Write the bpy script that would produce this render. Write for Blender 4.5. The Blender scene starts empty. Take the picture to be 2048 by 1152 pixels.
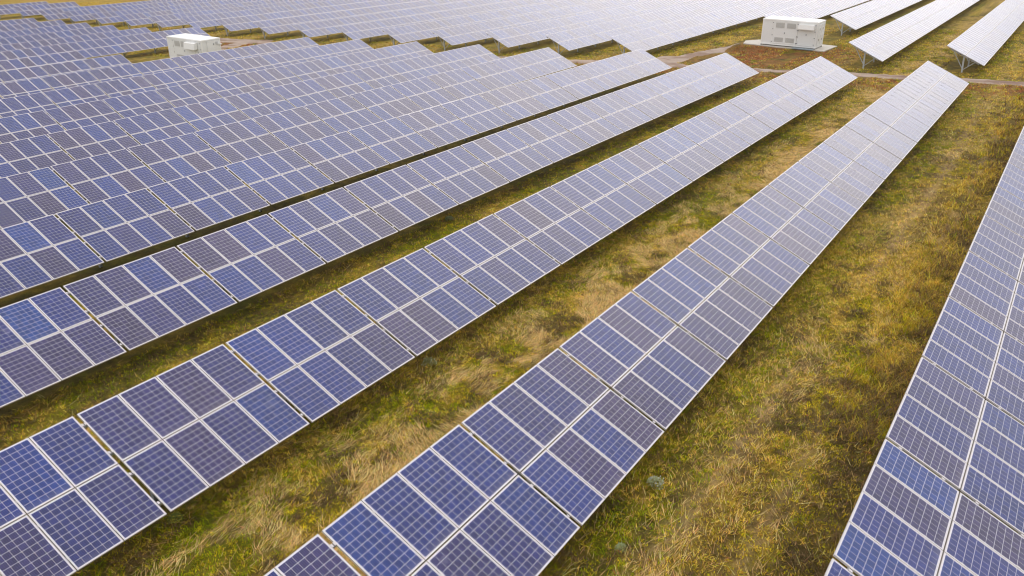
import bpy, bmesh, math, random
import numpy as np
from mathutils import Matrix, Vector

# ------------------------------------------------------------------ camera, sky, sun, exposure
C = bpy.context.scene
ZC = 12.75                                     # camera height above the ground at the first rows
cam_d = bpy.data.cameras.new("camera")
cam = bpy.data.objects.new("camera", cam_d)
C.collection.objects.link(cam)
C.camera = cam
cam_d.sensor_width = 36.0
cam_d.lens = 36.0 * 1666.9 / 2048.0
cam_d.clip_start = 0.5
cam_d.clip_end = 9000.0
PITCH, ROLL, YAW = 0.4405, -0.0009, 0.5862
FW = Vector((math.cos(YAW) * math.cos(PITCH), math.sin(YAW) * math.cos(PITCH), -math.sin(PITCH)))
RT = Vector((math.sin(YAW), -math.cos(YAW), 0.0))
UP = RT.cross(FW)
R2 = RT * math.cos(ROLL) + UP * math.sin(ROLL)
U2 = -RT * math.sin(ROLL) + UP * math.cos(ROLL)
cam.matrix_world = Matrix(((R2.x, U2.x, -FW.x, 0.0), (R2.y, U2.y, -FW.y, 0.0), (R2.z, U2.z, -FW.z, ZC), (0, 0, 0, 1)))

SUN_AZ = math.radians(17.0)                    # from +x towards +y
SUN_EL = math.radians(25.0)
GLOW = 0.30
w = bpy.data.worlds.new("World")
C.world = w
w.use_nodes = True
nt = w.node_tree
nt.nodes.clear()
N = nt.nodes.new
out = N("ShaderNodeOutputWorld")
bg = N("ShaderNodeBackground")
sky = N("ShaderNodeTexSky")
sky.sky_type = 'NISHITA'
sky.sun_disc = False
sky.sun_elevation = SUN_EL
sky.sun_rotation = math.radians(90.0) - SUN_AZ
sky.air_density = 1.2
sky.dust_density = 4.0
sky.ozone_density = 2.0
hsv = N("ShaderNodeHueSaturation")
hsv.inputs['Saturation'].default_value = 0.45   # thin cloud veil
bg.inputs['Strength'].default_value = 0.13
nt.links.new(sky.outputs[0], hsv.inputs['Color'])
veil = N("ShaderNodeMix")                       # high even cloud in front of the clear sky
veil.data_type = 'RGBA'
veil.inputs['Factor'].default_value = 0.94
veil.inputs['B'].default_value = (6.9, 6.78, 6.85, 1)
nt.links.new(hsv.outputs[0], veil.inputs['A'])
# the cloud is brighter in a wide glow round the hidden sun
tcw = N("ShaderNodeTexCoord")
dt = N("ShaderNodeVectorMath")
dt.operation = 'DOT_PRODUCT'
dt.inputs[1].default_value = (math.cos(SUN_EL) * math.cos(SUN_AZ), math.cos(SUN_EL) * math.sin(SUN_AZ), math.sin(SUN_EL))
nt.links.new(tcw.outputs['Generated'], dt.inputs[0])


def wm(op, a, b):
    n = N("ShaderNodeMath")
    n.operation = op
    for i, q in enumerate((a, b)):
        if isinstance(q, (int, float)):
            n.inputs[i].default_value = q
        else:
            nt.links.new(q, n.inputs[i])
    return n.outputs[0]


lobe = wm('POWER', wm('MAXIMUM', dt.outputs['Value'], 0.0), 4.0)
cl = N("ShaderNodeTexNoise")
cl.inputs['Scale'].default_value = 2.2
cl.inputs['Detail'].default_value = 5
nt.links.new(tcw.outputs['Generated'], cl.inputs['Vector'])
gain = wm('MULTIPLY', wm('ADD', wm('MULTIPLY', lobe, GLOW), 1.0), wm('ADD', wm('MULTIPLY', cl.outputs['Fac'], 0.3), 0.85))
vm = N("ShaderNodeVectorMath")
vm.operation = 'SCALE'
nt.links.new(veil.outputs['Result'], vm.inputs[0])
nt.links.new(gain, vm.inputs['Scale'])
nt.links.new(vm.outputs[0], bg.inputs['Color'])
nt.links.new(bg.outputs[0], out.inputs['Surface'])

sun_d = bpy.data.lights.new("sun", 'SUN')
sun_d.energy = 0.5
sun_d.angle = math.radians(52.0)
sun_d.color = (1.0, 0.94, 0.86)
sun = bpy.data.objects.new("sun", sun_d)
C.collection.objects.link(sun)
sdir = Vector((math.cos(SUN_EL) * math.cos(SUN_AZ), math.cos(SUN_EL) * math.sin(SUN_AZ), math.sin(SUN_EL)))
sun.rotation_euler = sdir.to_track_quat('Z', 'Y').to_euler()

C.view_settings.view_transform = 'Standard'
C.view_settings.look = 'None'
C.view_settings.exposure = 0.40
C.view_settings.gamma = 1.0
C.cycles.filter_width = 1.15
C.cycles.max_bounces = 5
C.cycles.diffuse_bounces = 3
C.cycles.glossy_bounces = 3
C.cycles.caustics_reflective = False
C.cycles.caustics_refractive = False

random.seed(7)
rng = np.random.default_rng(11)

# ------------------------------------------------------------------ terrain
Y0, SP = 1.4424, 7.8049                        # y of the high edge of row 0, row pitch
TILT, LSL = 0.4178, 3.338                      # tilt and slope length of the tables
BP, X0 = 4.16, 11.90                           # block pitch and a block joint
CT, ST = math.cos(TILT), math.sin(TILT)
D45 = [-.12, -.03, -.06, -.03, -.02, .02, .01, .02, .0, 0, 0, 0, .02, -.08, -.09, .05, .20, .28, .35, .45, .8, 1.0, 1.0]
D68 = [-.12, -.05, -.07, -.12, -.10, .09, .07, .06, .02, -.02, 0, .08, .16, .10, .18, .23, .37, .49, .50, .55, .9, 1.0, 1.0]
DFR = [.0, .0, -.02, -.12, -.28, -.35, -.39, -.37, -.43, -.46, -.36, -.30, -.14, .02, .18, .12, .14, .26, .45, .48, 1.0, 1.05, 1.05]
DK = np.arange(len(D45), dtype=float)


def zh(x, y):
    """height of the high edge of a table standing with that edge at x, y"""
    x = np.asarray(x, float)
    y = np.asarray(y, float)
    r = (y - Y0) / SP
    rc = np.clip(r, 0, 22)
    a = np.interp(rc, DK, D45)
    b = np.interp(rc, DK, D68)
    c = np.interp(rc, DK, DFR)
    t1 = np.clip((x - 32) / 34, 0, 1)
    t2 = np.clip((x - 69) / 10, 0, 1)
    d = (a * (1 - t1) + b * t1) * (1 - t2) + c * t2
    far = np.maximum(0, np.hypot(x, y) - 400) / 400
    return ZC - 10.17 - 0.385 * r / (1 + 0.3 * far) - 0.015 * (x - 30) + d


HG = 2.17


def lattice(ix, iy, seed):
    n = (ix.astype(np.int64) * 374761393 + iy.astype(np.int64) * 668265263 + seed * 974634777) & 0xffffffff
    n = ((n ^ (n >> 13)) * 1274126177) & 0xffffffff
    n = (n ^ (n >> 16)) & 0xffffffff
    return n.astype(float) / 4294967295.0


def vnoise(x, y, seed):
    ix = np.floor(x)
    iy = np.floor(y)
    fx = x - ix
    fy = y - iy
    fx = fx * fx * (3 - 2 * fx)
    fy = fy * fy * (3 - 2 * fy)
    a = lattice(ix, iy, seed)
    b = lattice(ix + 1, iy, seed)
    c = lattice(ix, iy + 1, seed)
    d = lattice(ix + 1, iy + 1, seed)
    return (a * (1 - fx) + b * fx) * (1 - fy) + (c * (1 - fx) + d * fx) * fy


def fbm(x, y, seed, oct=4):
    s, amp, tot = 0, 0.5, 0
    for o in range(oct):
        s = s + amp * vnoise(x * 2 ** o, y * 2 ** o, seed + o * 17)
        tot += amp
        amp *= 0.55
    return s / tot


def ground(x, y):
    x = np.asarray(x, float)
    y = np.asarray(y, float)
    n = (fbm(x * 0.5, y * 0.5, 5, 3) - 0.5) * 0.10 + (fbm(x * 2.2, y * 2.2, 9, 2) - 0.5) * 0.06
    near = np.clip(1.6 - np.hypot(x, y) / 160, 0, 1)
    z = zh(x, y + 1.5) - HG + n * near
    for px, py, hx, hy, pz in ((92.0, 25.8, 2.2, 4.6, ZC - 14.326 - 0.13), (58.6, 80.5, 1.9, 3.4, ZC - 16.50 - 0.13)):
        dd = np.hypot(np.maximum(np.abs(x - px) - hx, 0), np.maximum(np.abs(y - py) - hy, 0))
        t = np.clip(1 - dd / 2.2, 0, 1)
        z = z + (pz - z) * t * t * (3 - 2 * t)
    return z


def sst(a, b, v):
    t = np.clip((v - a) / (b - a), 0, 1)
    return t * t * (3 - 2 * t)


# ------------------------------------------------------------------ the cover of the ground: what grows where
def track_mask(x, y):
    """1 on the gravel track, 0 off it"""
    e = (fbm(x * 0.8, y * 0.8, 77, 3) - 0.5) * 1.3
    cx = 75.6 + 0.5 * np.sin(y * 0.07) + (fbm(y * 0.25, y * 0, 78, 2) - 0.5) * 0.7 + sst(26, 34, y) * 0.4
    wd = 0.95 + sst(30, 34, y) * 1.0 * (1 - sst(40, 47, y)) + sst(80, 90, y) * 0.4
    main = wd - np.abs(x - cx) + e * 0.5
    # spur to the transformer container
    def seg(ax, ay, bx, by, wdt):
        dx, dy = bx - ax, by - ay
        t = np.clip(((x - ax) * dx + (y - ay) * dy) / (dx * dx + dy * dy), 0, 1)
        return wdt - np.hypot(x - ax - t * dx, y - ay - t * dy)
    s1 = np.maximum(seg(76, 35.0, 82, 34.2, 1.7), seg(82, 34.2, 90.5, 32.0, 1.2)) + e * 0.9
    s2 = np.maximum(seg(75, 92, 66, 88, 1.2), seg(75, 97, 77, 92, 2.0)) + e * 0.8
    return sst(-0.12, 0.12, np.maximum(np.maximum(main, s1), s2))


def zones(x, y):
    """weights: green, olive, straw, brown, red, gold"""
    r = (y - Y0) / SP
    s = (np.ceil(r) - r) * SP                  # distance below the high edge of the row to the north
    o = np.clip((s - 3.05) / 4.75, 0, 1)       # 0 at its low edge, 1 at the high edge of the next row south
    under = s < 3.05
    n1 = fbm(x * 0.35, y * 0.55, 21, 5)
    n2 = fbm(x * 0.9, y * 1.2, 22, 5)
    n3 = fbm(x * 0.30, y * 0.5, 23, 5)
    n4 = fbm(x * 2.2, y * 2.2, 24, 3)
    strip = np.floor(r)                        # 0: between rows 0 and 1
    green = 0.95 * (1 - sst(0.05, 0.40, o)) * sst(0.3, 0.5, n2) + 0.55 * sst(0.51, 0.60, n1) + 0.6 * sst(0.54, 0.68, n4)
    straw = sst(0.35, 0.80, o + (n3 - 0.5) * 1.5) * sst(0.38, 0.54, n3) * 1.6 + 0.5 * sst(0.50, 0.62, n2)
    straw = np.where(strip == 1, straw * 2.3, np.where(strip == 0, straw * 0.10 + 0.62 * sst(0.42, 0.56, fbm(x * 0.22, y * 1.1, 28, 4)) * np.exp(-((y - 4.6) / 1.25) ** 2) + 0.5 * sst(0.45, 0.6, n2) * np.exp(-((y - 3.2) / 0.35) ** 2), straw * 0.55))
    brown = 1.2 * sst(0.50, 0.60, fbm(x * 1.2 + 40, y * 1.6, 26, 5))
    brown = brown + np.where(strip == 0, 1.0 * sst(0.60, 0.88, o) * sst(0.35, 0.55, n2) * (x < 66), 0)
    olive = 0.35 + 0.6 * n4
    red = 3.2 * np.exp(-((x - 72.6) / 2.6) ** 2) * sst(0.35, 0.5, n2) * (y > 0)
    red = red + 5.5 * sst(0.32, 0.52, n2) * np.clip(1.3 - np.hypot((x - 85) / 10, (y - 26.0) / 7.5), 0, 1)
    red = red + 1.6 * sst(0.4, 0.55, n2) * np.clip(1.2 - np.hypot((x - 68) / 8, (y - 92) / 5), 0, 1)
    gold = 0.9 * sst(0.45, 0.58, n3) + 0.5 * sst(0.5, 0.6, fbm(x * 2.6, y * 2.6, 27, 3)) + sst(0.42, 0.58, n2) * sst(45, 85, x) * 1.0 + 2.5 * sst(88, 100, x - 0.2 * (y - 160)) * sst(140, 160, y) + 2.5 * sst(172, 178, y)
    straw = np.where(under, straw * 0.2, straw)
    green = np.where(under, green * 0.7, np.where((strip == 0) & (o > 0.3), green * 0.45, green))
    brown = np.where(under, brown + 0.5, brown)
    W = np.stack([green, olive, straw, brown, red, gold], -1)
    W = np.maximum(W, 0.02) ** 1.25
    return W / W.sum(-1, keepdims=True)


ZCOL = np.array([(0.130, 0.150, 0.008), (0.270, 0.210, 0.018), (0.520, 0.350, 0.120), (0.100, 0.068, 0.032), (0.270, 0.095, 0.040), (0.480, 0.310, 0.045)])


# ------------------------------------------------------------------ material helpers
def new_mat(name):
    m = bpy.data.materials.new(name)
    m.use_nodes = True
    t = m.node_tree
    b = t.nodes["Principled BSDF"]
    return m, t, b


def plain(name, col, rough=0.5, metal=0.0, bump=0.0, bscale=30.0, var=0.0):
    m, t, b = new_mat(name)
    b.inputs['Roughness'].default_value = rough
    b.inputs['Metallic'].default_value = metal
    tc = t.nodes.new("ShaderNodeTexCoord")
    nz = t.nodes.new("ShaderNodeTexNoise")
    nz.inputs['Scale'].default_value = bscale
    nz.inputs['Detail'].default_value = 5
    t.links.new(tc.outputs['Object'], nz.inputs['Vector'])
    mx = t.nodes.new("ShaderNodeMix")
    mx.data_type = 'RGBA'
    mx.inputs['A'].default_value = (*[c * (1 - var) for c in col], 1)
    mx.inputs['B'].default_value = (*[min(1, c * (1 + var)) for c in col], 1)
    t.links.new(nz.outputs['Fac'], mx.inputs['Factor'])
    t.links.new(mx.outputs['Result'], b.inputs['Base Color'])
    if bump:
        bp = t.nodes.new("ShaderNodeBump")
        bp.inputs['Strength'].default_value = bump
        bp.inputs['Distance'].default_value = 0.01
        t.links.new(nz.outputs['Fac'], bp.inputs['Height'])
        t.links.new(bp.outputs['Normal'], b.inputs['Normal'])
    return m


def mth(t, op, a=None, b=None, c=None):
    n = t.nodes.new("ShaderNodeMath")
    n.operation = op
    for i, v in enumerate((a, b, c)):
        if v is None:
            continue
        if isinstance(v, (int, float)):
            n.inputs[i].default_value = v
        else:
            t.links.new(v, n.inputs[i])
    return n.outputs[0]


def panel_glass():
    m, t, b = new_mat("solar_cells")
    L = t.links.new
    uv = t.nodes.new("ShaderNodeUVMap")
    uv.uv_map = "UVMap"
    sp = t.nodes.new("ShaderNodeSeparateXYZ")
    L(uv.outputs[0], sp.inputs[0])
    oi = t.nodes.new("ShaderNodeObjectInfo")
    fu = mth(t, 'FLOOR', sp.outputs[0])
    fv = mth(t, 'FLOOR', sp.outputs[1])
    u = mth(t, 'FRACT', sp.outputs[0])
    v = mth(t, 'FRACT', sp.outputs[1])
    # cells fill 0.012..0.988 of the glass, the rest is white backing sheet
    cu = mth(t, 'MULTIPLY', mth(t, 'SUBTRACT', u, 0.014), 6 / 0.972)
    cv = mth(t, 'MULTIPLY', mth(t, 'SUBTRACT', v, 0.009), 10 / 0.982)
    du = mth(t, 'ABSOLUTE', mth(t, 'SUBTRACT', mth(t, 'FRACT', cu), 0.5))
    dv = mth(t, 'ABSOLUTE', mth(t, 'SUBTRACT', mth(t, 'FRACT', cv), 0.5))
    line = mth(t, 'MAXIMUM', mth(t, 'GREATER_THAN', du, 0.5 - 0.014), mth(t, 'GREATER_THAN', dv, 0.5 - 0.017))
    rim = mth(t, 'MAXIMUM', mth(t, 'GREATER_THAN', mth(t, 'ABSOLUTE', mth(t, 'SUBTRACT', cu, 3.0)), 3.0),
              mth(t, 'GREATER_THAN', mth(t, 'ABSOLUTE', mth(t, 'SUBTRACT', cv, 5.0)), 5.0))
    white = mth(t, 'MAXIMUM', line, rim)
    bus = mth(t, 'GREATER_THAN', mth(t, 'ABSOLUTE', mth(t, 'SUBTRACT', mth(t, 'FRACT', mth(t, 'MULTIPLY', cu, 4.0)), 0.5)), 0.5 - 0.09)
    # per module hash
    cmb = t.nodes.new("ShaderNodeCombineXYZ")
    L(fu, cmb.inputs[0])
    L(fv, cmb.inputs[1])
    L(mth(t, 'MULTIPLY', oi.outputs['Random'], 917.0), cmb.inputs[2])
    wn = t.nodes.new("ShaderNodeTexWhiteNoise")
    wn.noise_dimensions = '3D'
    L(cmb.outputs[0], wn.inputs['Vector'])
    ws = t.nodes.new("ShaderNodeSeparateColor")
    L(wn.outputs['Color'], ws.inputs[0])
    ramp = t.nodes.new("ShaderNodeValToRGB")
    e = ramp.color_ramp.elements
    e[0].position = 0.0
    e[0].color = (0.046, 0.030, 0.072, 1)
    e[1].position = 1.0
    e[1].color = (0.005, 0.035, 0.185, 1)
    for pos, col in ((0.25, (0.028, 0.021, 0.092, 1)), (0.5, (0.011, 0.018, 0.122, 1)), (0.82, (0.005, 0.022, 0.158, 1))):
        q = e.new(pos)
        q.color = col
    gp = t.nodes.new("ShaderNodeNewGeometry")
    bn = t.nodes.new("ShaderNodeTexNoise")
    bn.inputs['Scale'].default_value = 0.16
    bn.inputs['Detail'].default_value = 3
    L(gp.outputs['Position'], bn.inputs['Vector'])
    L(mth(t, 'ADD', mth(t, 'MULTIPLY', ws.outputs[0], 0.74), mth(t, 'MULTIPLY', mth(t, 'SUBTRACT', bn.outputs['Fac'], 0.15), 0.52)), ramp.inputs[0])
    # per cell and grain variation
    cc = t.nodes.new("ShaderNodeCombineXYZ")
    L(mth(t, 'ADD', mth(t, 'FLOOR', cu), mth(t, 'MULTIPLY', fu, 7.0)), cc.inputs[0])
    L(mth(t, 'ADD', mth(t, 'FLOOR', cv), mth(t, 'MULTIPLY', fv, 13.0)), cc.inputs[1])
    L(mth(t, 'MULTIPLY', oi.outputs['Random'], 331.0), cc.inputs[2])
    w2 = t.nodes.new("ShaderNodeTexWhiteNoise")
    L(cc.outputs[0], w2.inputs['Vector'])
    vo = t.nodes.new("ShaderNodeTexVoronoi")
    vo.inputs['Scale'].default_value = 30.0
    L(uv.outputs[0], vo.inputs['Vector'])
    vs = t.nodes.new("ShaderNodeSeparateColor")
    L(vo.outputs['Color'], vs.inputs[0])
    val = mth(t, 'ADD', mth(t, 'ADD', mth(t, 'MULTIPLY', w2.outputs['Value'], 0.36), mth(t, 'MULTIPLY', vs.outputs[0], 0.34)),
              mth(t, 'ADD', mth(t, 'MULTIPLY', ws.outputs[1], 0.25), 0.62))
    hs = t.nodes.new("ShaderNodeHueSaturation")
    L(ramp.outputs[0], hs.inputs['Color'])
    L(val, hs.inputs['Value'])
    mb = t.nodes.new("ShaderNodeMix")
    mb.data_type = 'RGBA'
    L(mth(t, 'MULTIPLY', bus, 0.28), mb.inputs['Factor'])
    L(hs.outputs[0], mb.inputs['A'])
    mb.inputs['B'].default_value = (0.25, 0.26, 0.38, 1)
    mw = t.nodes.new("ShaderNodeMix")
    mw.data_type = 'RGBA'
    L(white, mw.inputs['Factor'])
    L(mb.outputs['Result'], mw.inputs['A'])
    mw.inputs['B'].default_value = (0.72, 0.70, 0.78, 1)
    # a film of dust
    tcg = t.nodes.new("ShaderNodeNewGeometry")
    dn = t.nodes.new("ShaderNodeTexNoise")
    dn.inputs['Scale'].default_value = 0.9
    dn.inputs['Detail'].default_value = 6
    dn.inputs['Roughness'].default_value = 0.65
    L(tcg.outputs['Position'], dn.inputs['Vector'])
    md = t.nodes.new("ShaderNodeMix")
    md.data_type = 'RGBA'
    edge = mth(t, 'MULTIPLY', mth(t, 'MAXIMUM', mth(t, 'SUBTRACT', 0.10, v), 0.0), 2.2)
    L(mth(t, 'MULTIPLY', dn.outputs['Fac'], mth(t, 'ADD', edge, 0.05)), md.inputs['Factor'])
    L(mw.outputs['Result'], md.inputs['A'])
    md.inputs['B'].default_value = (0.45, 0.40, 0.36, 1)
    L(md.outputs['Result'], b.inputs['Base Color'])
    L(mth(t, 'ADD', mth(t, 'MULTIPLY', dn.outputs['Fac'], 0.08), 0.22), b.inputs['Roughness'])
    b.inputs['IOR'].default_value = 1.47
    return m


M_GLASS = panel_glass()
M_ALU = plain("aluminium_frame", (0.62, 0.585, 0.59), 0.45, 0.15, 0, 8, 0.06)
M_BACK = plain("backing_sheet", (0.55, 0.55, 0.56), 0.6, 0, 0, 8, 0.05)
M_STEEL = plain("galvanised_steel", (0.56, 0.59, 0.62), 0.48, 0.35, 0.1, 60, 0.18)
M_DARK = plain("hollow_shade_paint", (0.03, 0.03, 0.035), 0.8)  # shade inside the open steel profiles, painted on solid end caps
M_WHITE = plain("white_paint", (0.88, 0.88, 0.86), 0.45, 0, 0.15, 18, 0.03)
M_OFFWHITE = plain("panel_paint", (0.82, 0.83, 0.82), 0.5, 0, 0.15, 12, 0.04)
M_GRILLE = plain("grille_grey", (0.46, 0.44, 0.40), 0.7, 0, 0, 12, 0.1)  # warm grey of the grille back plates and small end panel plates
M_HINGE = plain("hinge_metal", (0.10, 0.11, 0.13), 0.5, 0.4)
M_CONC = plain("concrete", (0.56, 0.52, 0.46), 0.9, 0, 0.5, 9, 0.16)
M_STEP = plain("step_metal", (0.36, 0.42, 0.45), 0.6, 0.3, 0, 9, 0.1)


# ------------------------------------------------------------------ mesh builder
class MB:
    def __init__(s):
        s.v, s.f, s.m, s.uv, s.mats = [], [], [], [], []

    def mi(s, mat):
        if mat not in s.mats:
            s.mats.append(mat)
        return s.mats.index(mat)

    def face(s, pts, mat, uvs=None):
        k = len(s.v)
        s.v += [tuple(p) for p in pts]
        s.f.append(tuple(range(k, k + len(pts))))
        s.m.append(s.mi(mat))
        s.uv += list(uvs) if uvs else [(0, 0)] * len(pts)

    def box(s, lo, hi, mat, M=None, top=None):
        x0, y0, z0 = lo
        x1, y1, z1 = hi
        P = [Vector(p) for p in ((x0, y0, z0), (x1, y0, z0), (x1, y1, z0), (x0, y1, z0), (x0, y0, z1), (x1, y0, z1), (x1, y1, z1), (x0, y1, z1))]
        if M is not None:
            P = [M @ p for p in P]
        k = len(s.v)
        s.v += [tuple(p) for p in P]
        q = s.mi(mat)
        for j, f in enumerate(((0, 3, 2, 1), (4, 5, 6, 7), (0, 1, 5, 4), (1, 2, 6, 5), (2, 3, 7, 6), (3, 0, 4, 7))):
            s.f.append(tuple(k + i for i in f))
            s.m.append(s.mi(top) if (top is not None and j == 1) else q)
            s.uv += [(0, 0)] * 4

    def bar(s, a, b, wd, hg, mat, up=(0, 0, 1), cap=None):
        a, b = Vector(a), Vector(b)
        d = (b - a).normalized()
        u = Vector(up)
        sx = d.cross(u).normalized()
        u = sx.cross(d)
        k = len(s.v)
        for p in (a, b):
            for i, j in ((-1, -1), (1, -1), (1, 1), (-1, 1)):
                s.v.append(tuple(p + sx * (i * wd / 2) + u * (j * hg / 2)))
        q = s.mi(mat)
        c = s.mi(cap) if cap is not None else q
        for f, mm in (((3, 2, 1, 0), c), ((4, 5, 6, 7), c), ((0, 1, 5, 4), q), ((1, 2, 6, 5), q), ((2, 3, 7, 6), q), ((3, 0, 4, 7), q)):
            s.f.append(tuple(k + i for i in f))
            s.m.append(mm)
            s.uv += [(0, 0)] * 4

    def mesh(s, name, bevel=0.0):
        me = bpy.data.meshes.new(name)
        me.from_pydata(s.v, [], s.f)
        for m in s.mats:
            me.materials.append(m)
        me.polygons.foreach_set("material_index", s.m)
        ul = me.uv_layers.new(name="UVMap")
        ul.data.foreach_set("uv", np.array(s.uv, dtype=np.float32).ravel())
        me.update()
        return me

    def obj(s, name, parent=None):
        o = bpy.data.objects.new(name, s.mesh(name))
        C.collection.objects.link(o)
        if parent is not None:
            o.parent = parent
        return o


def tag(o, label=None, cat=None, group=None, kind=None):
    if label:
        o["label"] = label
    if cat:
        o["category"] = cat
    if group:
        o["group"] = group
    if kind:
        o["kind"] = kind
    return o


def empty(name, loc=(0, 0, 0), parent=None, rz=0.0):
    o = bpy.data.objects.new(name, None)
    o.location = loc
    o.rotation_euler = (0, 0, rz)
    o.empty_display_size = 0.2
    C.collection.objects.link(o)
    if parent is not None:
        o.parent = parent
    return o


# ------------------------------------------------------------------ solar modules
MW, ML = 1.000, 1.6565                          # module width (along the row) and length (down the slope)
SX, SY = 0.020, 0.025                           # seams
FB = 0.022                                      # visible frame width
TH = 0.040


def add_module(mb, x, s0, iu, iv, dz=(0, 0, 0, 0)):
    """module in table coordinates: x along the row, -y down the slope, z normal; corner x, s0 at its upper near corner"""
    X = (x, x + MW)
    Yv = (-s0 - ML, -s0)
    z = [0.0 + d for d in dz]
    o = [(X[0], Yv[0]), (X[1], Yv[0]), (X[1], Yv[1]), (X[0], Yv[1])]
    i = [(X[0] + FB, Yv[0] + FB), (X[1] - FB, Yv[0] + FB), (X[1] - FB, Yv[1] - FB), (X[0] + FB, Yv[1] - FB)]
    k = len(mb.v)
    for (a, b), zz in zip(o, z):
        mb.v.append((a, b, zz))
    for (a, b), zz in zip(i, z):
        mb.v.append((a, b, zz))
    for (a, b), zz in zip(i, z):
        mb.v.append((a, b, zz - 0.003))
    for (a, b), zz in zip(o, z):
        mb.v.append((a, b, zz - TH))
    al, gl, bk = mb.mi(M_ALU), mb.mi(M_GLASS), mb.mi(M_BACK)
    for j in range(4):
        j2 = (j + 1) % 4
        mb.f.append((k + j, k + j2, k + 4 + j2, k + 4 + j)); mb.m.append(al); mb.uv += [(0, 0)] * 4
        mb.f.append((k + 4 + j, k + 4 + j2, k + 8 + j2, k + 8 + j)); mb.m.append(al); mb.uv += [(0, 0)] * 4
        mb.f.append((k + 12 + j, k + 12 + j2, k + j2, k + j)); mb.m.append(al); mb.uv += [(0, 0)] * 4
    e = 0.0005
    mb.f.append((k + 8, k + 9, k + 10, k + 11)); mb.m.append(gl)
    mb.uv += [(iu + e, iv + e), (iu + 1 - e, iv + e), (iu + 1 - e, iv + 1 - e), (iu + e, iv + 1 - e)]
    mb.f.append((k + 15, k + 14, k + 13, k + 12)); mb.m.append(bk); mb.uv += [(0, 0)] * 4


_mod = MB()
add_module(_mod, 0, 0, 0, 0)
MODULE = _mod.mesh("solar_panel")
_blocks = {}


def block_mesh(ncol, variant):
    key = (ncol, variant)
    if key not in _blocks:
        mb = MB()
        rr = random.Random(100 + variant * 7 + ncol)
        for c in range(ncol):
            for r in range(2):
                add_module(mb, c * (MW + SX), r * (ML + SY), c + variant * 9, r + variant * 5, [rr.uniform(-.0012, .0012) for _ in range(4)])
        _blocks[key] = mb.mesh("panel_block")
    return _blocks[key]


BW = 4 * MW + 3 * SX                            # 4.04
GAP = BP - BW                                   # 0.12


def frame_pieces(h_mid):
    """one support frame in row coordinates, origin on the table top line at the middle of the slope; h_mid: height of that point over the ground"""
    down = Vector((0, -CT, -ST))
    nrm = Vector((0, -ST, CT))
    mid = -nrm * 0.185
    a = mid - down * 1.28
    b = mid + down * 1.28
    post = MB()
    top = mid + Vector((0, 0.05, -0.06))
    foot = Vector((0, 0.05, -h_mid - 0.25))
    for dx in (-0.045, 0.045):
        post.bar(foot + Vector((dx, 0, 0)), top + Vector((dx, 0, 0)), 0.012, 0.12, M_STEEL, up=(0, 1, 0))
    post.bar(foot, top, 0.078, 0.014, M_STEEL, up=(0, 1, 0))
    raf = MB()
    raf.bar(a, b, 0.06, 0.10, M_STEEL, up=nrm, cap=M_DARK)
    br = []
    low = Vector((0, 0.05, -h_mid + 0.22))
    for q in (a + (b - a) * 0.10, a + (b - a) * 0.86):
        m = MB()
        m.bar(low + Vector((0.07, 0, 0)), q + Vector((0.07, 0, -0.03)), 0.050, 0.065, M_STEEL, up=(1, 0, 0))
        br.append(m)
    return post, raf, br


_frames = {}


def frame_mesh(h):
    key = round(h, 1)
    if key not in _frames:
        po, ra, br = frame_pieces(key)
        al = MB()
        for m in [po, ra] + br:
            k = len(al.v)
            al.v += m.v
            al.f += [tuple(k + i for i in f) for f in m.f]
            al.m += [al.mi(m.mats[i]) for i in m.m]
            al.uv += m.uv
        _frames[key] = al.mesh("support_frame")
    return _frames[key]


def pix(x, y, z):
    d = Vector((x, y, z - ZC))
    dd = d.dot(FW)
    if dd < 0.5:
        return None
    return 1024 + 1666.9 * d.dot(R2) / dd, 576 - 1666.9 * d.dot(U2) / dd


def visible(x, y, z, m=60):
    q = pix(x, y, z)
    return q is not None and -m < q[0] < 2048 + m and -m < q[1] < 1152 + m


GROUP_N = "long rows of solar panels on the near side of the gravel track"
GROUP_F = "long rows of solar panels beyond the gravel track"


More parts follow.
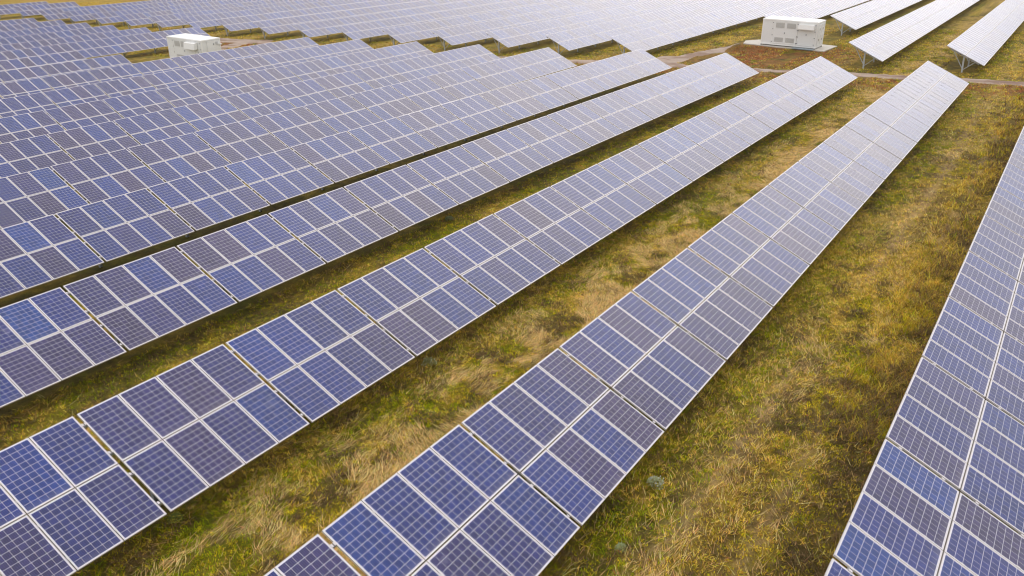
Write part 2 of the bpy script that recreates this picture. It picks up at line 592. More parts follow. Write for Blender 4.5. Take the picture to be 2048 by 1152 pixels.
def build_row(k, xs, xe, label, group, fromend=False, detail_x=0.0, first_frame=False):
    """xs..xe: extent; blocks of four columns laid from xs (or back from xe)"""
    y = Y0 + SP * k
    total = xe - xs
    cells = []
    if fromend:
        x = xe
        while x > xs - 0.2:
            cells.append((x - BW, 4))
            x -= BP
        cells.reverse()
    else:
        x = xs
        while x < xe - 0.9:
            n = min(4, int((xe - x + 0.05) / (MW + SX)))
            if n < 1:
                break
            cells.append((x, n))
            x += BP
    # drop the blocks that the picture cannot show
    keep = []
    for x, n in cells:
        xm = x + BW
        vis = any(visible(a, y + b, float(zh(a, y)) + c, 90) for a in (x, x + BW / 2, xm) for b, c in ((0, 0), (-3.05, -1.35)))
        keep.append(vis)
    if not any(keep):
        return None
    i0 = max(0, keep.index(True) - 1)
    i1 = min(len(cells), len(cells) - keep[::-1].index(True) + 1)
    cells = cells[i0:i1]
    xa = cells[0][0]
    xb = cells[-1][0] + cells[-1][1] * (MW + SX) - SX
    root = empty("solar_panel_table", (xa, y - 1.52, float(zh(xa, y)) - HG))
    tag(root, label, "solar array", group)
    ro = root.location

    def H(x):
        return float(zh(x, y))
    joints = []
    for n_, (x, n) in enumerate(cells):
        wdt = n * (MW + SX) - SX
        za, zb = H(x), H(x + wdt) + random.uniform(-.009, .009)
        ex = Vector((wdt, 0, zb - za)).normalized()
        tj = TILT + random.uniform(-.0008, .0008)
        ey0 = Vector((0, math.cos(tj), math.sin(tj)))
        ez = ex.cross(ey0).normalized()
        ey = ez.cross(ex)
        Mt = Matrix(((ex.x, ey.x, ez.x, x - ro.x), (ex.y, ey.y, ez.y, y - ro.y), (ex.z, ey.z, ez.z, za - ro.z), (0, 0, 0, 1)))
        if x < detail_x:
            blk = empty("panel_block", (0, 0, 0), root)
            blk.matrix_local = Mt
            for c in range(n):
                for r in range(2):
                    o = bpy.data.objects.new("solar_panel", MODULE)
                    C.collection.objects.link(o)
                    o.parent = blk
                    o.location = (c * (MW + SX), -r * (ML + SY), random.uniform(-.002, .002))
                    o.rotation_euler = (random.uniform(-.0010, .0010), random.uniform(-.0015, .0015), 0)
        else:
            o = bpy.data.objects.new("panel_block", block_mesh(n, random.randrange(9)))
            C.collection.objects.link(o)
            o.parent = root
            o.matrix_local = Mt @ Matrix.Diagonal(((1.0 + (0.06 / BW if (x > 48 and n == 4) else 0.0)), 1.0, 1.0, 1.0))
        joints.append((x, za))
    joints.append((xb, H(xb)))
    # four mounting rails, following the row, with the clamps that hold the modules
    down = Vector((0, -CT, -ST))
    nrm = Vector((0, -ST, CT))
    for fr in (0.20, 0.78, 1.22, 1.80):
        mb = MB()
        off = down * (fr * (LSL / 2)) - nrm * (TH + 0.045)
        pts = [Vector((joints[0][0] - 0.05, y, joints[0][1])) + off]
        for x, z in joints[1:-1]:
            pts.append(Vector((x - GAP / 2, y, H(x - GAP / 2))) + off)
        pts.append(Vector((joints[-1][0] + 0.05, y, joints[-1][1])) + off)
        pts = [p - ro for p in pts]
        for a, b in zip(pts[:-1], pts[1:]):
            mb.bar(a, b, 0.05, 0.085, M_STEEL, up=nrm, cap=M_DARK)
        for x, n in cells:
            if x > 62:
                break
            for c in range(n + 1):
                cx = x + c * (MW + SX) - SX / 2
                if c in (0, n):
                    cx = x - 0.012 if c == 0 else x + n * (MW + SX) - SX + 0.012
                p = Vector((cx, y, H(cx))) + down * (fr * (LSL / 2)) - ro
                mb.box((-0.022, -0.035, -0.04), (0.022, 0.035, 0.010), M_ALU, Matrix.Translation(p) @ Matrix.Rotation(TILT, 4, 'X'))
        mb.obj("mounting_rail", root)
    # support frames
    x = xa + 0.55
    first = True
    while x < xb:
        ym = y - CT * LSL / 2
        zm = H(x) - ST * LSL / 2
        hm = zm - float(ground(x, ym))
        if first and first_frame:
            fr = empty("support_frame", Vector((x, ym, zm)) - ro, root)
            po, ra, br = frame_pieces(hm)
            po.obj("post", fr)
            ra.obj("rafter", fr)
            for m in br:
                m.obj("brace", fr)
        else:
            o = bpy.data.objects.new("support_frame", frame_mesh(hm))
            C.collection.objects.link(o)
            o.parent = root
            o.location = Vector((x, ym, zm)) - ro
        first = False
        x += BP * (1 if x < 100 else 1)
    return root


ORD = ["", "first", "second", "third", "fourth", "fifth", "sixth", "seventh", "eighth", "ninth", "tenth", "eleventh", "twelfth",
       "thirteenth", "fourteenth", "fifteenth", "sixteenth", "seventeenth", "eighteenth", "nineteenth", "twentieth", "twenty-first"]
NEAR_LABEL = {
    0: "solar panel row cut by the right edge, beside the tall dry brown weeds",
    1: "steep diagonal solar panel row between the tangled straw strip and the worn grass strip",
    2: "solar panel row with the swirling straw grass strip along its low edge",
    3: "solar panel row with a narrow green grass strip along its low edge",
    4: "solar panel row above the thin dark gap, second row up-left of the swirling straw strip",
    5: "fifth near-side row, its low modules partly tucked behind the row above the dark gap",
    6: "sixth near-side solar panel row, two rows behind the thin dark gap",
    7: "seventh near-side solar panel row, three rows behind the thin dark gap",
    8: "eighth near-side solar panel row, next but one in front of the left white container",
    9: "ninth near-side solar panel row, running directly in front of the left white container",
    10: "short solar panel row that stops left of the left white container",
    11: "short solar panel row mostly hidden behind the one stopping at the left container",
    12: "solar panel row passing directly behind the left white container",
    13: "first solar panel row further back than the one behind the left container",
    14: "second solar panel row further back than the one behind the left container",
    15: "third solar panel row further back than the one behind the left container",
    16: "fourth solar panel row further back than the one behind the left container",
    17: "topmost near-side solar panel row at the upper left corner before the track",
}
NEAR_END = {0: 70.1, 1: 70.1, 2: 70.1, 3: 70.1, 4: 70.1, 5: 67.1, 6: 67.1, 7: 67.1, 8: 67.1, 9: 67.1, 10: 49.28, 11: 49.28,
            12: 70.3, 13: 68.0, 14: 68.2, 15: 69.1, 16: 69.9, 17: 70.0}
DETAIL = {0: 40, 1: 52, 2: 54, 3: 52, 4: 54, 5: 50, 6: 46, 7: 44, 8: 42, 9: 40, 10: 0}
for k in range(0, 18):
    g0 = X0 - 3 * BP + GAP / 2
    if k < 12:
        build_row(k, g0, NEAR_END[k], NEAR_LABEL[k], GROUP_N, False, DETAIL.get(k, 0))
    else:
        build_row(k, 26.0, NEAR_END[k], NEAR_LABEL[k], GROUP_N, True, 0)

FAR_LABEL = {
    1: "pale solar panel row at the upper right corner, starting past the steep row and track",
    2: "pale solar panel row beyond the track, starting to the right of the right white container",
    3: "pale solar panel row starting behind the right side of the right white container",
    4: "pale solar panel row starting directly behind the left corner of the right container",
    5: "longest visible far row, its low edge bordering the grass left of the right white container",
}
for k in range(1, 22):
    lab = FAR_LABEL.get(k)
    if lab is None:
        if k == 21:
            lab = "farthest solar panel row at the upper left corner, before the golden field"
        elif k == 20:
            lab = "second farthest solar panel row, its start hanging over grass at the upper left"
        else:
            lab = "%s solar panel row beyond the track, counted away from the right white container" % ORD[k - 2]
    xe = {19: 108.0, 20: 90.9, 21: 90.2}.get(k, 185.0)
    xs = 103.7 if k in (3, 4) else 79.15
    build_row(k, xs, xe, lab, GROUP_F, False, 0, True)


# ------------------------------------------------------------------ transformer containers
def container(loc, rz, label, left):
    """front face is x = 0, looking to -x; y runs along the length; origin at the right front foot"""
    Lc, Wc, Hc = 5.75, 2.5, 2.62
    t = empty("transformer_container", loc, None, rz)
    tag(t, label, "container", "white transformer containers beside the track")
    b = MB()
    e = 0.03
    b.box((e, e, 0.10), (Wc - e, Lc - e, Hc - 0.05), M_OFFWHITE)
    P = 0.13
    for x in (0, Wc - P):
        for y in (0, Lc - P):
            b.box((x, y, 0.06), (x + P, y + P, Hc - 0.12), M_WHITE)
    b.obj("body", t)
    bb = MB()
    for x in (0, Wc - P):
        bb.box((x, P, 0.06), (x + P, Lc - P, 0.20), M_WHITE)
    for y in (0, Lc - P):
        bb.box((P, y, 0.06), (Wc - P, y + P, 0.20), M_WHITE)
    for x in (0, Wc - 0.16):
        for y in (0, Lc - 0.16):
            bb.box((x + 0.004, y + 0.004, -0.03), (x + 0.156, y + 0.156, 0.058), M_HINGE)
    bb.obj("base_frame", t)
    r = MB()
    r.box((-0.02, -0.02, Hc - 0.12), (Wc + 0.02, Lc + 0.02, Hc), M_WHITE)
    r.box((0.10, 0.10, Hc + 0.001), (Wc - 0.10, Lc - 0.10, Hc + 0.03), M_WHITE)
    r.obj("roof", t)

    def grille(parent, y0, y1, z0, z1, axis='x', base=0.0):
        g = MB()
        n = 9
        if axis == 'x':
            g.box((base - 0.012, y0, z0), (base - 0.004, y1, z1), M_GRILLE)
            for i in range(n):
                zc = z0 + (i + 0.5) * (z1 - z0) / n
                g.bar((base - 0.026, y0 + 0.01, zc), (base - 0.026, y1 - 0.01, zc), 0.030, 0.012, M_OFFWHITE, up=(0.5, 0, 1))
        else:
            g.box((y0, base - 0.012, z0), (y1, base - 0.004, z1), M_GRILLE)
            for i in range(n):
                zc = z0 + (i + 0.5) * (z1 - z0) / n
                g.bar((y0 + 0.01, base - 0.026, zc), (y1 - 0.01, base - 0.026, zc), 0.030, 0.012, M_OFFWHITE, up=(0, 0.5, 1))
        return g.obj("grille", parent)

    def door(y0, y1, grilles, hinges, name="door"):
        z0, z1 = 0.26, Hc - 0.17
        d = MB()
        d.box((-0.010, y0, z0), (0.029, y1, z1), M_OFFWHITE)
        f = 0.055
        for q in ((y0, y0 + f, z0, z1), (y1 - f, y1, z0, z1), (y0 + f, y1 - f, z0, z0 + f), (y0 + f, y1 - f, z1 - f, z1)):
            d.box((-0.030, q[0], q[2]), (-0.0105, q[1], q[3]), M_WHITE)
        o = d.obj(name, t)
        for (a, b2, c, d2) in grilles:
            grille(o, a, b2, c, d2, 'x', -0.0105)
        for side in hinges:
            for zz in (z0 + 0.14, z0 + 0.80, z0 + 1.42, z1 - 0.14):
                h = MB()
                yy = y0 + 0.02 if side < 0 else y1 - 0.02
                h.box((-0.060, yy - 0.035, zz - 0.035), (-0.0305, yy + 0.035, zz + 0.035), M_HINGE)
                h.obj("hinge", o)
        hn = MB()
        ym = (y0 + y1) / 2
        hn.box((-0.055, ym - 0.025, 1.26), (-0.0305, ym + 0.025, 1.40), M_HINGE)
        hn.box((-0.075, ym - 0.06, 1.34), (-0.0555, ym + 0.06, 1.375), M_STEEL)
        hn.obj("handle", o)
        return o
    if not left:
        # double door with four grilles, then a single door under a canopy
        door(2.02, 4.62, [(3.42, 4.32, 1.82, 2.32), (2.26, 3.16, 1.82, 2.32), (3.42, 4.32, 0.40, 0.86), (2.26, 3.16, 0.40, 0.86)], (-1, 1), "double_door")
        door(0.20, 1.96, [], (-1, 1), "door")
        cn = MB()
        cn.v += []
        pr = [(-0.031, 2.34), (-0.031, 1.90), (-0.42, 1.84), (-0.44, 1.90), (-0.36, 2.34)]
        for y in (0.30, 1.90):
            cn.face([(a, y, c) for a, c in (pr if y < 1 else pr[::-1])], M_WHITE)
        for i in range(5):
            a, c = pr[i], pr[(i + 1) % 5]
            cn.face([(a[0], 0.30, a[1]), (a[0], 1.90, a[1]), (c[0], 1.90, c[1]), (c[0], 0.30, c[1])], M_WHITE)
        cn.obj("canopy", t)
        # gable end with a framed cabinet, rings and cable clips
        g = MB()
        g.box((0.25, -0.02, 0.30), (2.25, 0.026, 2.40), M_OFFWHITE)
        for q in ((0.30, 1.20, 0.35, 1.30), (1.30, 2.20, 0.35, 1.30), (0.30, 1.20, 1.40, 2.35), (1.30, 2.20, 1.40, 2.35)):
            for (a, b2, c, d2) in ((q[0], q[1], q[2], q[2] + .04), (q[0], q[1], q[3] - .04, q[3]), (q[0], q[0] + .04, q[2] + .04, q[3] - .04), (q[1] - .04, q[1], q[2] + .04, q[3] - .04)):
                g.box((a, -0.045, c), (b2, -0.0205, d2), M_WHITE)
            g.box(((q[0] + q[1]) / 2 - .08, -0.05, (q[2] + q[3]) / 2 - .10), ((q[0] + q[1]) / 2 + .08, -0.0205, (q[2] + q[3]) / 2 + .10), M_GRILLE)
        g.obj("end_panel", t)
        s = MB()
        s.box((-0.62, 0.10, -0.06), (-0.06, 2.2, 0.02), M_STEP)
        s.obj("step", t)
    else:
        door(1.05, 4.75, [(3.62, 4.50, 1.72, 2.30), (2.05, 3.40, 1.72, 2.30), (2.5, 4.4, 0.40, 0.86)], (-1, 1), "double_door")
        door(0.16, 1.00, [], (-1,), "door")
        cn = MB()
        pr = [(-0.032, 2.36), (-0.032, 1.72), (-0.50, 1.62), (-0.52, 1.68), (-0.42, 2.30)]
        for y in (0.62, 2.35):
            cn.face([(a, y, c) for a, c in (pr if y < 1 else pr[::-1])], M_WHITE)
        for i in range(5):
            a, c = pr[i], pr[(i + 1) % 5]
            cn.face([(a[0], 0.62, a[1]), (a[0], 2.35, a[1]), (c[0], 2.35, c[1]), (c[0], 0.62, c[1])], M_WHITE)
        cn.obj("canopy", t)
        g = MB()
        g.box((0.78, -0.02, 0.26), (1.72, 0.026, 2.36), M_OFFWHITE)
        for (a, b2, c, d2) in ((0.74, 0.80, 0.22, 2.42), (1.70, 1.76, 0.22, 2.42), (0.80, 1.70, 2.36, 2.42), (0.80, 1.70, 0.22, 0.28)):
            g.box((a, -0.035, c), (b2, -0.0205, d2), M_WHITE)
        dd = g.obj("end_door", t)
        h = MB()
        h.box((0.84, -0.07, 1.0), (0.94, -0.0205, 1.16), M_HINGE)
        h.box((1.52, -0.07, 2.02), (1.60, -0.0205, 2.14), M_HINGE)
        h.obj("handle", dd)
        grille(t, 1.86, 2.18, 1.98, 2.30, 'y', 0.026)
        lamp = MB()
        lamp.box((2.28, -0.30, 1.96), (2.36, 0.026, 2.00), M_WHITE)
        lamp.box((2.22, -0.34, 1.98), (2.42, -0.20, 2.06), M_WHITE)
        lamp.obj("wall_lamp", t)
    return t


cr = (90.293, 22.651)
zr = ZC - 14.326
container((cr[0], cr[1], zr), -0.026, "white transformer container on a pale concrete slab, among reddish weeds", False)
cl = (57.378, 77.540)
container((cl[0], cl[1], ZC - 16.50), 0.003, "white transformer container half hidden behind a solar panel row", True)

# concrete slabs
def slab(name, poly, ztop, label):
    mb = MB()
    n = len(poly)
    mb.face([(x, y, ztop) for x, y in poly], M_CONC)
    for i in range(n):
        a, b = poly[i], poly[(i + 1) % n]
        mb.face([(a[0], a[1], ztop - 0.55), (b[0], b[1], ztop - 0.55), (b[0], b[1], ztop), (a[0], a[1], ztop)], M_CONC)
    o = mb.obj(name)
    tag(o, label, "slab")
    return o


slab("concrete_slab", [(89.75, 21.6), (93.9, 21.3), (94.2, 23.6), (93.9, 29.4), (92.2, 30.6), (90.3, 30.2), (89.9, 26.0), (90.05, 24.9), (89.95, 22.7)], zr - 0.035,
     "pale concrete slab under the right white container")
slab("concrete_slab", [(56.7, 77.0), (60.6, 77.0), (60.6, 84.0), (56.7, 84.0)], ZC - 16.535, "concrete slab hidden under the left white container")


# ------------------------------------------------------------------ ground sheet
def axis(segs):
    a = [segs[0][0]]
    for lo, hi, st in segs:
        n = max(1, int(round((hi - lo) / st)))
        a += list(np.linspace(lo, hi, n + 1)[1:])
    return np.array(a)


gx = axis([(-3000, -200, 400), (-200, -20, 20), (-20, 4, 1.5), (4, 46, 0.13), (46, 84, 0.20), (84, 130, 0.5), (130, 260, 4), (260, 1000, 60), (1000, 6000, 500)])
gy = axis([(-3000, -200, 400), (-200, -12, 12), (-12, 0, 0.6), (0, 18, 0.13), (18, 42, 0.20), (42, 110, 0.5), (110, 200, 1.0), (200, 400, 8), (400, 1000, 60), (1000, 6000, 500)])
GX, GY = np.meshgrid(gx, gy, indexing='ij')
GZ = ground(GX, GY)
nx, ny = len(gx), len(gy)
co = np.stack([GX, GY, GZ], -1).reshape(-1, 3).astype(np.float32)
I = np.arange(nx * ny).reshape(nx, ny)
quads = np.stack([I[:-1, :-1], I[1:, :-1], I[1:, 1:], I[:-1, 1:]], -1).reshape(-1, 4)


def fast_mesh(name, co, faces, cols=None, sizes=4):
    me = bpy.data.meshes.new(name)
    nf = len(faces)
    me.vertices.add(len(co))
    me.vertices.foreach_set("co", np.ascontiguousarray(co, dtype=np.float32).ravel())
    me.loops.add(nf * sizes)
    me.loops.foreach_set("vertex_index", np.ascontiguousarray(faces, dtype=np.int32).ravel())
    me.polygons.add(nf)
    me.polygons.foreach_set("loop_start", np.arange(0, nf * sizes, sizes, dtype=np.int32))
    if cols is not None:
        at = me.color_attributes.new("col", 'FLOAT_COLOR', 'POINT')
        c4 = np.ones((len(co), 4), dtype=np.float32)
        c4[:, :3] = cols
        at.data.foreach_set("color", c4.ravel())
    me.update()
    me.validate()
    return me


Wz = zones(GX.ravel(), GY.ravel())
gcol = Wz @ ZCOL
tm = track_mask(GX.ravel(), GY.ravel())
fine = fbm(GX.ravel() * 3.1, GY.ravel() * 3.1, 40, 2)
GXr, GYr = GX.ravel(), GY.ravel()
soil = (np.exp(-((GYr - 4.55 - 0.25 * np.sin(GXr * 0.11)) / 0.28) ** 2) + 0.7 * np.exp(-((GYr - 3.05 - 0.25 * np.sin(GXr * 0.11)) / 0.22) ** 2)) * sst(0.44, 0.58, fbm(GXr * 0.16, GYr * 0.5, 66, 3)) * (GXr < 66) * (GYr < 6.5)
soil = np.clip(soil * 1.1 * fbm(GXr * 1.3, GYr * 2.0, 67, 3), 0, 1)[:, None]
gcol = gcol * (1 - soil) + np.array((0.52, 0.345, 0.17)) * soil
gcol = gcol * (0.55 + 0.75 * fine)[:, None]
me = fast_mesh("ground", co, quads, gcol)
me.polygons.foreach_set("use_smooth", np.ones(len(quads), dtype=bool))


def ground_mat():
    m, t, b = new_mat("meadow_soil")
    L = t.links.new
    at = t.nodes.new("ShaderNodeAttribute")
    at.attribute_name = "col"
    ge = t.nodes.new("ShaderNodeNewGeometry")
    n1 = t.nodes.new("ShaderNodeTexNoise")
    n1.inputs['Scale'].default_value = 5.0
    n1.inputs['Detail'].default_value = 9
    n1.inputs['Roughness'].default_value = 0.75
    n1.inputs['Distortion'].default_value = 0.8
    L(ge.outputs['Position'], n1.inputs['Vector'])
    n2 = t.nodes.new("ShaderNodeTexNoise")
    n2.inputs['Scale'].default_value = 22.0
    n2.inputs['Detail'].default_value = 6
    n2.inputs['Roughness'].default_value = 0.8
    L(ge.outputs['Position'], n2.inputs['Vector'])
    v = mth(t, 'ADD', mth(t, 'MULTIPLY', n1.outputs['Fac'], 1.7), mth(t, 'MULTIPLY', n2.outputs['Fac'], 1.5))
    v = mth(t, 'MAXIMUM', mth(t, 'SUBTRACT', v, 0.78), 0.10)
    hs = t.nodes.new("ShaderNodeHueSaturation")
    L(at.outputs['Color'], hs.inputs['Color'])
    L(v, hs.inputs['Value'])
    L(mth(t, 'ADD', mth(t, 'MULTIPLY', n1.outputs['Color'], 0.06), 0.47), hs.inputs['Hue'])
    L(hs.outputs[0], b.inputs['Base Color'])
    b.inputs['Roughness'].default_value = 0.95
    b.inputs['Specular IOR Level'].default_value = 0.15
    bp = t.nodes.new("ShaderNodeBump")
    bp.inputs['Strength'].default_value = 0.9
    bp.inputs['Distance'].default_value = 0.08
    L(n2.outputs['Fac'], bp.inputs['Height'])
    L(bp.outputs['Normal'], b.inputs['Normal'])
    return m


me.materials.append(ground_mat())
go = bpy.data.objects.new("ground", me)
C.collection.objects.link(go)
tag(go, None, None, None, "structure")

# gravel track: its own ragged sheet just above the ground
tx = np.arange(62, 94, 0.25)
ty = np.arange(-6, 130, 0.25)
TX, TY = np.meshgrid(tx, ty, indexing='ij')
K = track_mask(TX, TY)
TZ = ground(TX, TY) - 0.05 + 0.10 * K
# keep only the cells that belong to the track, edges sink into the soil
cell = np.maximum.reduce([K[:-1, :-1], K[1:, :-1], K[1:, 1:], K[:-1, 1:]]) > 0.35
It = np.arange(K.size).reshape(K.shape)
qt = np.stack([It[:-1, :-1], It[1:, :-1], It[1:, 1:], It[:-1, 1:]], -1)[cell]
used = np.unique(qt)
remap = np.zeros(K.size, dtype=np.int64)
remap[used] = np.arange(len(used))
tco = np.stack([TX, TY, TZ], -1).reshape(-1, 3)[used]
gr = fbm(TX * 1.5, TY * 0.5, 61, 4).ravel()[used][:, None]
tcol = np.array((0.36, 0.27, 0.21)) * (0.75 + 0.5 * gr) * np.ones((len(used), 3))
mid = np.exp(-((tco[:, 0] - 75.6 - 0.5 * np.sin(tco[:, 1] * 0.07)) / 0.32) ** 2) * sst(0.40, 0.58, fbm(tco[:, 0] * 0.3, tco[:, 1] * 0.25, 63, 3)) * (tco[:, 1] < 30)
spot = sst(0.52, 0.60, fbm(tco[:, 0] * 0.9, tco[:, 1] * 0.45, 64, 4))[:, None]
tcol = tcol * (1 - 0.6 * spot) + np.array((0.17, 0.085, 0.045)) * 0.6 * spot
tcol = tcol * (1 - mid[:, None] * 0.8) + np.array((0.16, 0.075, 0.045)) * mid[:, None] * 0.8
tme = fast_mesh("gravel_track", tco, remap[qt], tcol)


def track_mat():
    m, t, b = new_mat("gravel")
    L = t.links.new
    at = t.nodes.new("ShaderNodeAttribute")
    at.attribute_name = "col"
    ge = t.nodes.new("ShaderNodeNewGeometry")
    n1 = t.nodes.new("ShaderNodeTexNoise")
    n1.inputs['Scale'].default_value = 7.0
    n1.inputs['Detail'].default_value = 9
    n1.inputs['Roughness'].default_value = 0.8
    L(ge.outputs['Position'], n1.inputs['Vector'])
    hs = t.nodes.new("ShaderNodeHueSaturation")
    L(at.outputs['Color'], hs.inputs['Color'])
    L(mth(t, 'ADD', mth(t, 'MULTIPLY', n1.outputs['Fac'], 0.9), 0.55), hs.inputs['Value'])
    L(hs.outputs[0], b.inputs['Base Color'])
    b.inputs['Roughness'].default_value = 0.95
    bp = t.nodes.new("ShaderNodeBump")
    bp.inputs['Strength'].default_value = 0.5
    bp.inputs['Distance'].default_value = 0.02
    L(n1.outputs['Fac'], bp.inputs['Height'])
    L(bp.outputs['Normal'], b.inputs['Normal'])
    return m


tme.materials.append(track_mat())
to = bpy.data.objects.new("gravel_track", tme)
C.collection.objects.link(to)
tag(to, None, None, None, "structure")


# ------------------------------------------------------------------ grass: blades and lying straw
def blade_mat():
    m, t, b = new_mat("grass_blades")
    L = t.links.new
    at = t.nodes.new("ShaderNodeAttribute")
    at.attribute_name = "col"
    L(at.outputs['Color'], b.inputs['Base Color'])
    b.inputs['Roughness'].default_value = 0.7
    b.inputs['Specular IOR Level'].default_value = 0.04
    tr = t.nodes.new("ShaderNodeBsdfTranslucent")
    L(at.outputs['Color'], tr.inputs['Color'])
    mx = t.nodes.new("ShaderNodeMixShader")
    mx.inputs[0].default_value = 0.25
    L(b.outputs[0], mx.inputs[1])
    L(tr.outputs[0], mx.inputs[2])
    L(mx.outputs[0], t.nodes["Material Output"].inputs['Surface'])
    return m


M_BLADE = blade_mat()
RN, UN, FN = np.array(R2), np.array(U2), np.array(FW)


def in_view(x, y, m=140):
    z = zh(x, y + 1.5) - HG - ZC
    P = np.stack([x, y, z], -1)
    d = P @ FN
    u = 1024 + 1666.9 * (P @ RN) / d
    v = 576 - 1666.9 * (P @ UN) / d
    return (d > 1) & (u > -m) & (u < 2048 + m) & (v > -m) & (v < 1152 + m)


def sample(x0, x1, y0, y1, dens):
    n = int((x1 - x0) * (y1 - y0) * dens)  # candidates
    x = rng.uniform(x0, x1, n)
    y = rng.uniform(y0, y1, n)
    r = (y - Y0) / SP
    s = (np.ceil(r) - r) * SP
    k = in_view(x, y) & ((s > 2.2) | (y > 165) | ((x > 70) & (x < 79.5))) & (track_mask(x, y) < rng.uniform(0.2, 0.9, n))
    pad = (x > 89.6) & (x < 94.3) & (y > 21.3) & (y < 30.6)
    k &= ~pad
    sl = (np.exp(-((y - 4.55 - 0.25 * np.sin(x * 0.11)) / 0.28) ** 2) + 0.7 * np.exp(-((y - 3.05 - 0.25 * np.sin(x * 0.11)) / 0.22) ** 2)) * sst(0.44, 0.58, fbm(x * 0.16, y * 0.5, 66, 3)) * (x < 66) * (y < 6.5)
    k &= rng.uniform(0, 1, n) > sl * 0.55 * (vnoise(x * 2.1, y * 3.0, 68) + 0.3)
    return x[k], y[k]


def blades(name, x, y, length, lean, width, ang, cols, label_kind="stuff", bend=0.35):
    """each blade: root quad and a tip triangle pair as two quads; lean 0 upright .. 1 lying"""
    n = len(x)
    z = ground(x, y)
    dx, dy = np.cos(ang), np.sin(ang)
    sx, sy = -dy, dx
    l1 = length * 0.55
    h1 = l1 * (1 - lean)
    o1 = l1 * np.sqrt(np.maximum(0, 1 - (1 - lean) ** 2))
    le2 = np.clip(lean + bend, 0, 1.05)
    l2 = length * 0.45
    h2 = h1 + l2 * (1 - le2)
    o2 = o1 + l2 * np.sqrt(np.maximum(0, 1 - (1 - le2) ** 2))
    lift = 0.01 + rng.uniform(0, 0.05, n) * (lean > 0.7)
    P = np.zeros((n, 5, 3), dtype=np.float32)
    hw = width / 2
    for i, (o, h, wf) in enumerate(((0 * l1, 0 * l1, 1), (o1, h1, 0.8))):
        for j, sg in enumerate((-1, 1)):
            q = i * 2 + j
            P[:, q, 0] = x + dx * o + sx * hw * wf * sg
            P[:, q, 1] = y + dy * o + sy * hw * wf * sg
            P[:, q, 2] = z + h + lift
    P[:, 4, 0] = x + dx * o2
    P[:, 4, 1] = y + dy * o2
    P[:, 4, 2] = z + h2 + lift
    base = (np.arange(n) * 5)[:, None]
    f = np.concatenate([base + np.array([[0, 1, 3]]), base + np.array([[0, 3, 2]]), base + np.array([[2, 3, 4]])], 1).reshape(-1, 3)
    cc = np.repeat(cols[:, None, :], 5, 1).reshape(-1, 3)
    me = fast_mesh(name, P.reshape(-1, 3), f, cc, 3)
    me.materials.append(M_BLADE)
    o = bpy.data.objects.new(name, me)
    C.collection.objects.link(o)
    o["kind"] = label_kind
    return o


def vary(c, n, v=0.3, hue=0.12):
    c = np.array(c) * (1 + rng.uniform(-v, v, (n, 1)))
    return np.clip(c * (1 + rng.uniform(-hue, hue, (n, 3))), 0.003, 0.9)


def upright(dsets, per):
    X, Y_, Ln, Le, Wd, A, Cc = [], [], [], [], [], [], []
    for (x0, x1, y0, y1, dens, sc) in dsets:
        x, y = sample(x0, x1, y0, y1, dens)
        Wt = zones(x, y)
        cum = np.cumsum(Wt, 1)
        u = rng.uniform(0, 1, (len(x), 1))
        z = (u > cum).sum(1).clip(0, 5)
        keep = z != 2
        x, y, z = x[keep], y[keep], z[keep]
        # every point is a tuft of a few blades
        x = np.repeat(x, per) + rng.normal(0, 0.030 * sc, len(x) * per)
        y = np.repeat(y, per) + rng.normal(0, 0.030 * sc, len(y) * per)
        z = np.repeat(z, per)
        n = len(x)
        hh = np.array([0.085, 0.06, 0.08, 0.10, 0.08, 0.09])[z] * rng.uniform(0.4, 1.6, n) * (0.7 + 0.3 * sc)
        tall = (fbm(x * 0.4, y * 0.6, 90, 3) > 0.44) & (y > 1.2) & (y < 3.4) & (x > 19)
        hh = np.where(tall, hh * 2.7, hh)
        pal = np.array([(0.290, 0.330, 0.006), (0.620, 0.480, 0.020), (0.70, 0.50, 0.15), (0.230, 0.155, 0.070), (0.440, 0.150, 0.060), (0.76, 0.50, 0.085)])
        X.append(x); Y_.append(y); Ln.append(hh)
        Le.append(rng.uniform(0.05, 0.55, n)); Wd.append(rng.uniform(0.008, 0.016, n) * sc)
        A.append(rng.uniform(0, 2 * math.pi, n)); Cc.append(vary(pal[z], n, 0.50, 0.18) * (0.6 + 0.8 * vnoise(x * 7, y * 7, 91))[:, None])
    c = [np.concatenate(q) for q in (X, Y_, Ln, Le, Wd, A)]
    return blades("grass", c[0], c[1], c[2], c[3], c[4], c[5], np.concatenate(Cc))


upright([(4, 34, 0, 16, 190, 1.0), (4, 34, 16, 24, 100, 1.1), (34, 60, 0, 24, 45, 1.5), (60, 112, 0, 45, 14, 2.6), (10, 60, 24, 34, 12, 1.8),
         (60, 84, 45, 140, 5, 4.0), (84, 112, 130, 190, 2, 5.0)], 5)


def flow(x, y):
    a = (fbm(x * 0.28, y * 0.42, 31, 2) - 0.5) * 3.0 + (fbm(x * 1.1, y * 1.1, 32, 2) - 0.5) * 1.2
    k = (y < 7.0) * 0.35 + (y >= 7.0) * 1.0   # in the first lane it lies along the wheel tracks
    return a * k + 0.15


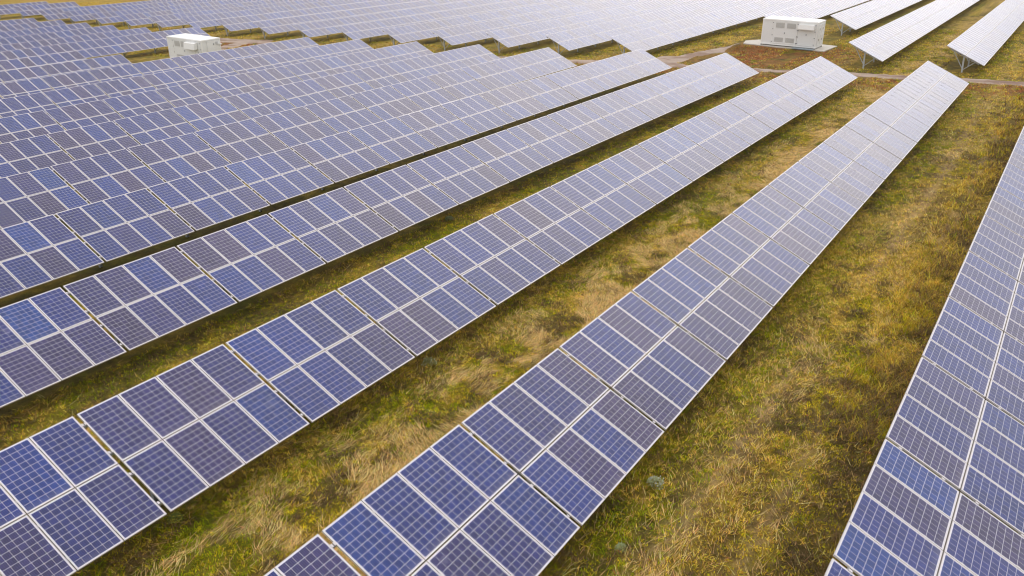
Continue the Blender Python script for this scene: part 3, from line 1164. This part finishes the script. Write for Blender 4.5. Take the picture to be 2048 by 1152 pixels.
def straw(dsets):
    X, Y_, Ln, Wd, Cc, A, Le = [], [], [], [], [], [], []
    for (x0, x1, y0, y1, dens, sc) in dsets:
        x, y = sample(x0, x1, y0, y1, dens)
        Wt = (zones(x, y)[:, 2] * 1.5) ** 1.6 + zones(x, y)[:, 5] * 0.15 + 0.02
        k = rng.uniform(0, 1, len(x)) < Wt
        x, y = x[k], y[k]
        # locks: straw lies in combed bunches
        gx_, gy_ = x + rng.normal(0, 0.02, len(x)), y
        a = flow(x, y) + rng.normal(0, 0.34, len(x)) + (vnoise(x * 3.5, y * 3.5, 55) - 0.5) * 1.5
        n = len(x)
        lock = vnoise(x * 4 * np.cos(a) + y * 4 * np.sin(a), (-x * np.sin(a) + y * np.cos(a)) * 16, 56)
        X.append(x); Y_.append(y)
        Ln.append(rng.uniform(0.10, 0.42, n) * (0.8 + 0.2 * sc)); Wd.append(rng.uniform(0.004, 0.009, n) * sc)
        cc = vary((0.95, 0.57, 0.235), n, 0.45, 0.07) * (0.62 + 0.50 * lock + 0.35 * vnoise(x * 9, y * 9, 57))[:, None]
        Cc.append(cc); A.append(a + np.where(rng.uniform(0, 1, n) < 0.5, 0, 0)); Le.append(rng.uniform(0.80, 0.98, n))
    c = [np.concatenate(q) for q in (X, Y_, Ln, Le, Wd, A)]
    return blades("straw_grass", c[0], c[1], c[2], c[3], c[4], c[5], np.concatenate(Cc), bend=0.05)


straw([(4, 40, 0, 16, 560, 1.0), (40, 70, 0, 16, 170, 1.6), (4, 70, 16, 24, 140, 1.2), (70, 112, 0, 45, 35, 2.8), (60, 84, 45, 140, 10, 4.0)])


# ------------------------------------------------------------------ single weeds that stand out
def cast(u, v, h=0.0):
    d = FW + R2 * ((u - 1024) / 1666.9) - U2 * ((v - 576) / 1666.9)
    s = 10.0
    for _ in range(60):
        p = d * s
        e = (p.z + ZC) - (float(ground(p.x, p.y)) + h)
        s += e / max(0.2, -d.z) * 0.9
    p = d * s
    return p.x, p.y


def weed(u, v, size, col, label, flower=None):
    x, y = cast(u, v)
    z = float(ground(x, y))
    n = 320
    a = rng.uniform(0, 2 * math.pi, n)
    rr = size * 0.5 * np.sqrt(rng.uniform(0, 1, n)) * (0.55 + 0.45 * np.abs(np.sin(a * 1.5 + u)))
    mb = MB()
    m1 = plain("weed_leaf", col, 0.6, 0, 0, 20, 0.3)
    m2 = plain("weed_flower", flower, 0.6) if flower else m1
    root = empty("weed_plant", (x, y, z))
    tag(root, label, "weed")
    lf = MB()
    fl = MB()
    for i in range(n):
        c, sn = math.cos(a[i]), math.sin(a[i])
        b = Vector((rr[i] * c, rr[i] * sn, rng.uniform(0.02, 0.55) * size * (1 - rr[i] / size * 1.6)))
        ln = size * rng.uniform(0.07, 0.17)
        an = a[i] + rng.uniform(-0.9, 0.9)
        t = b + Vector((math.cos(an), math.sin(an), rng.uniform(-0.2, 0.9))) * ln
        sd = Vector((-math.sin(an), math.cos(an), 0)) * ln * 0.28
        md = (b + t) / 2 + Vector((0, 0, ln * 0.15))
        lf.face([b, md - sd, t, md + sd], m1)
        if flower and i % 9 == 0:
            for q in range(4):
                aq = q * 1.57 + rng.uniform(0, 1)
                pp = t + Vector((math.cos(aq), math.sin(aq), 0.3)) * 0.022
                fl.face([t, pp + Vector((0.012, 0, 0.004)), pp + Vector((0, 0.012, 0.012)), t + Vector((0, 0.008, 0.01))], m2)
    lf.obj("leaves", root)
    if flower:
        fl.obj("blossoms", root)


weed(858, 728, 0.42, (0.30, 0.30, 0.10), "pale flowering weed beside the low edge of the panels, above the swirling straw", (0.75, 0.72, 0.45))
weed(1312, 970, 0.40, (0.36, 0.38, 0.18), "silvery grey-green weed near the low edge of the steep diagonal row", (0.6, 0.62, 0.55))
weed(1242, 1098, 0.26, (0.30, 0.34, 0.14), "small silvery weed in the grass close to the bottom of the picture")
weed(352, 1040, 0.34, (0.20, 0.24, 0.03), "yellow-green weed by the low corner of a panel row at the bottom left", (0.55, 0.5, 0.05))
weed(898, 440, 0.40, (0.22, 0.28, 0.13), "bluish green weed between two panel rows on the narrow green strip")


# ------------------------------------------------------------------ the air: a thin autumn haze
hb = MB()
hm = bpy.data.materials.new("air")
hm.use_nodes = True
ht = hm.node_tree
ht.nodes.clear()
ho = ht.nodes.new("ShaderNodeOutputMaterial")
hv = ht.nodes.new("ShaderNodeVolumePrincipled")
hv.inputs['Color'].default_value = (0.96, 0.94, 0.93, 1)
hv.inputs['Density'].default_value = 0.00009
hv.inputs['Anisotropy'].default_value = 0.5
ht.links.new(hv.outputs[0], ho.inputs['Volume'])
hb.box((-60, -60, -60), (420, 420, 14.5), hm)
h_ob = hb.obj("haze")
h_ob["kind"] = "stuff"
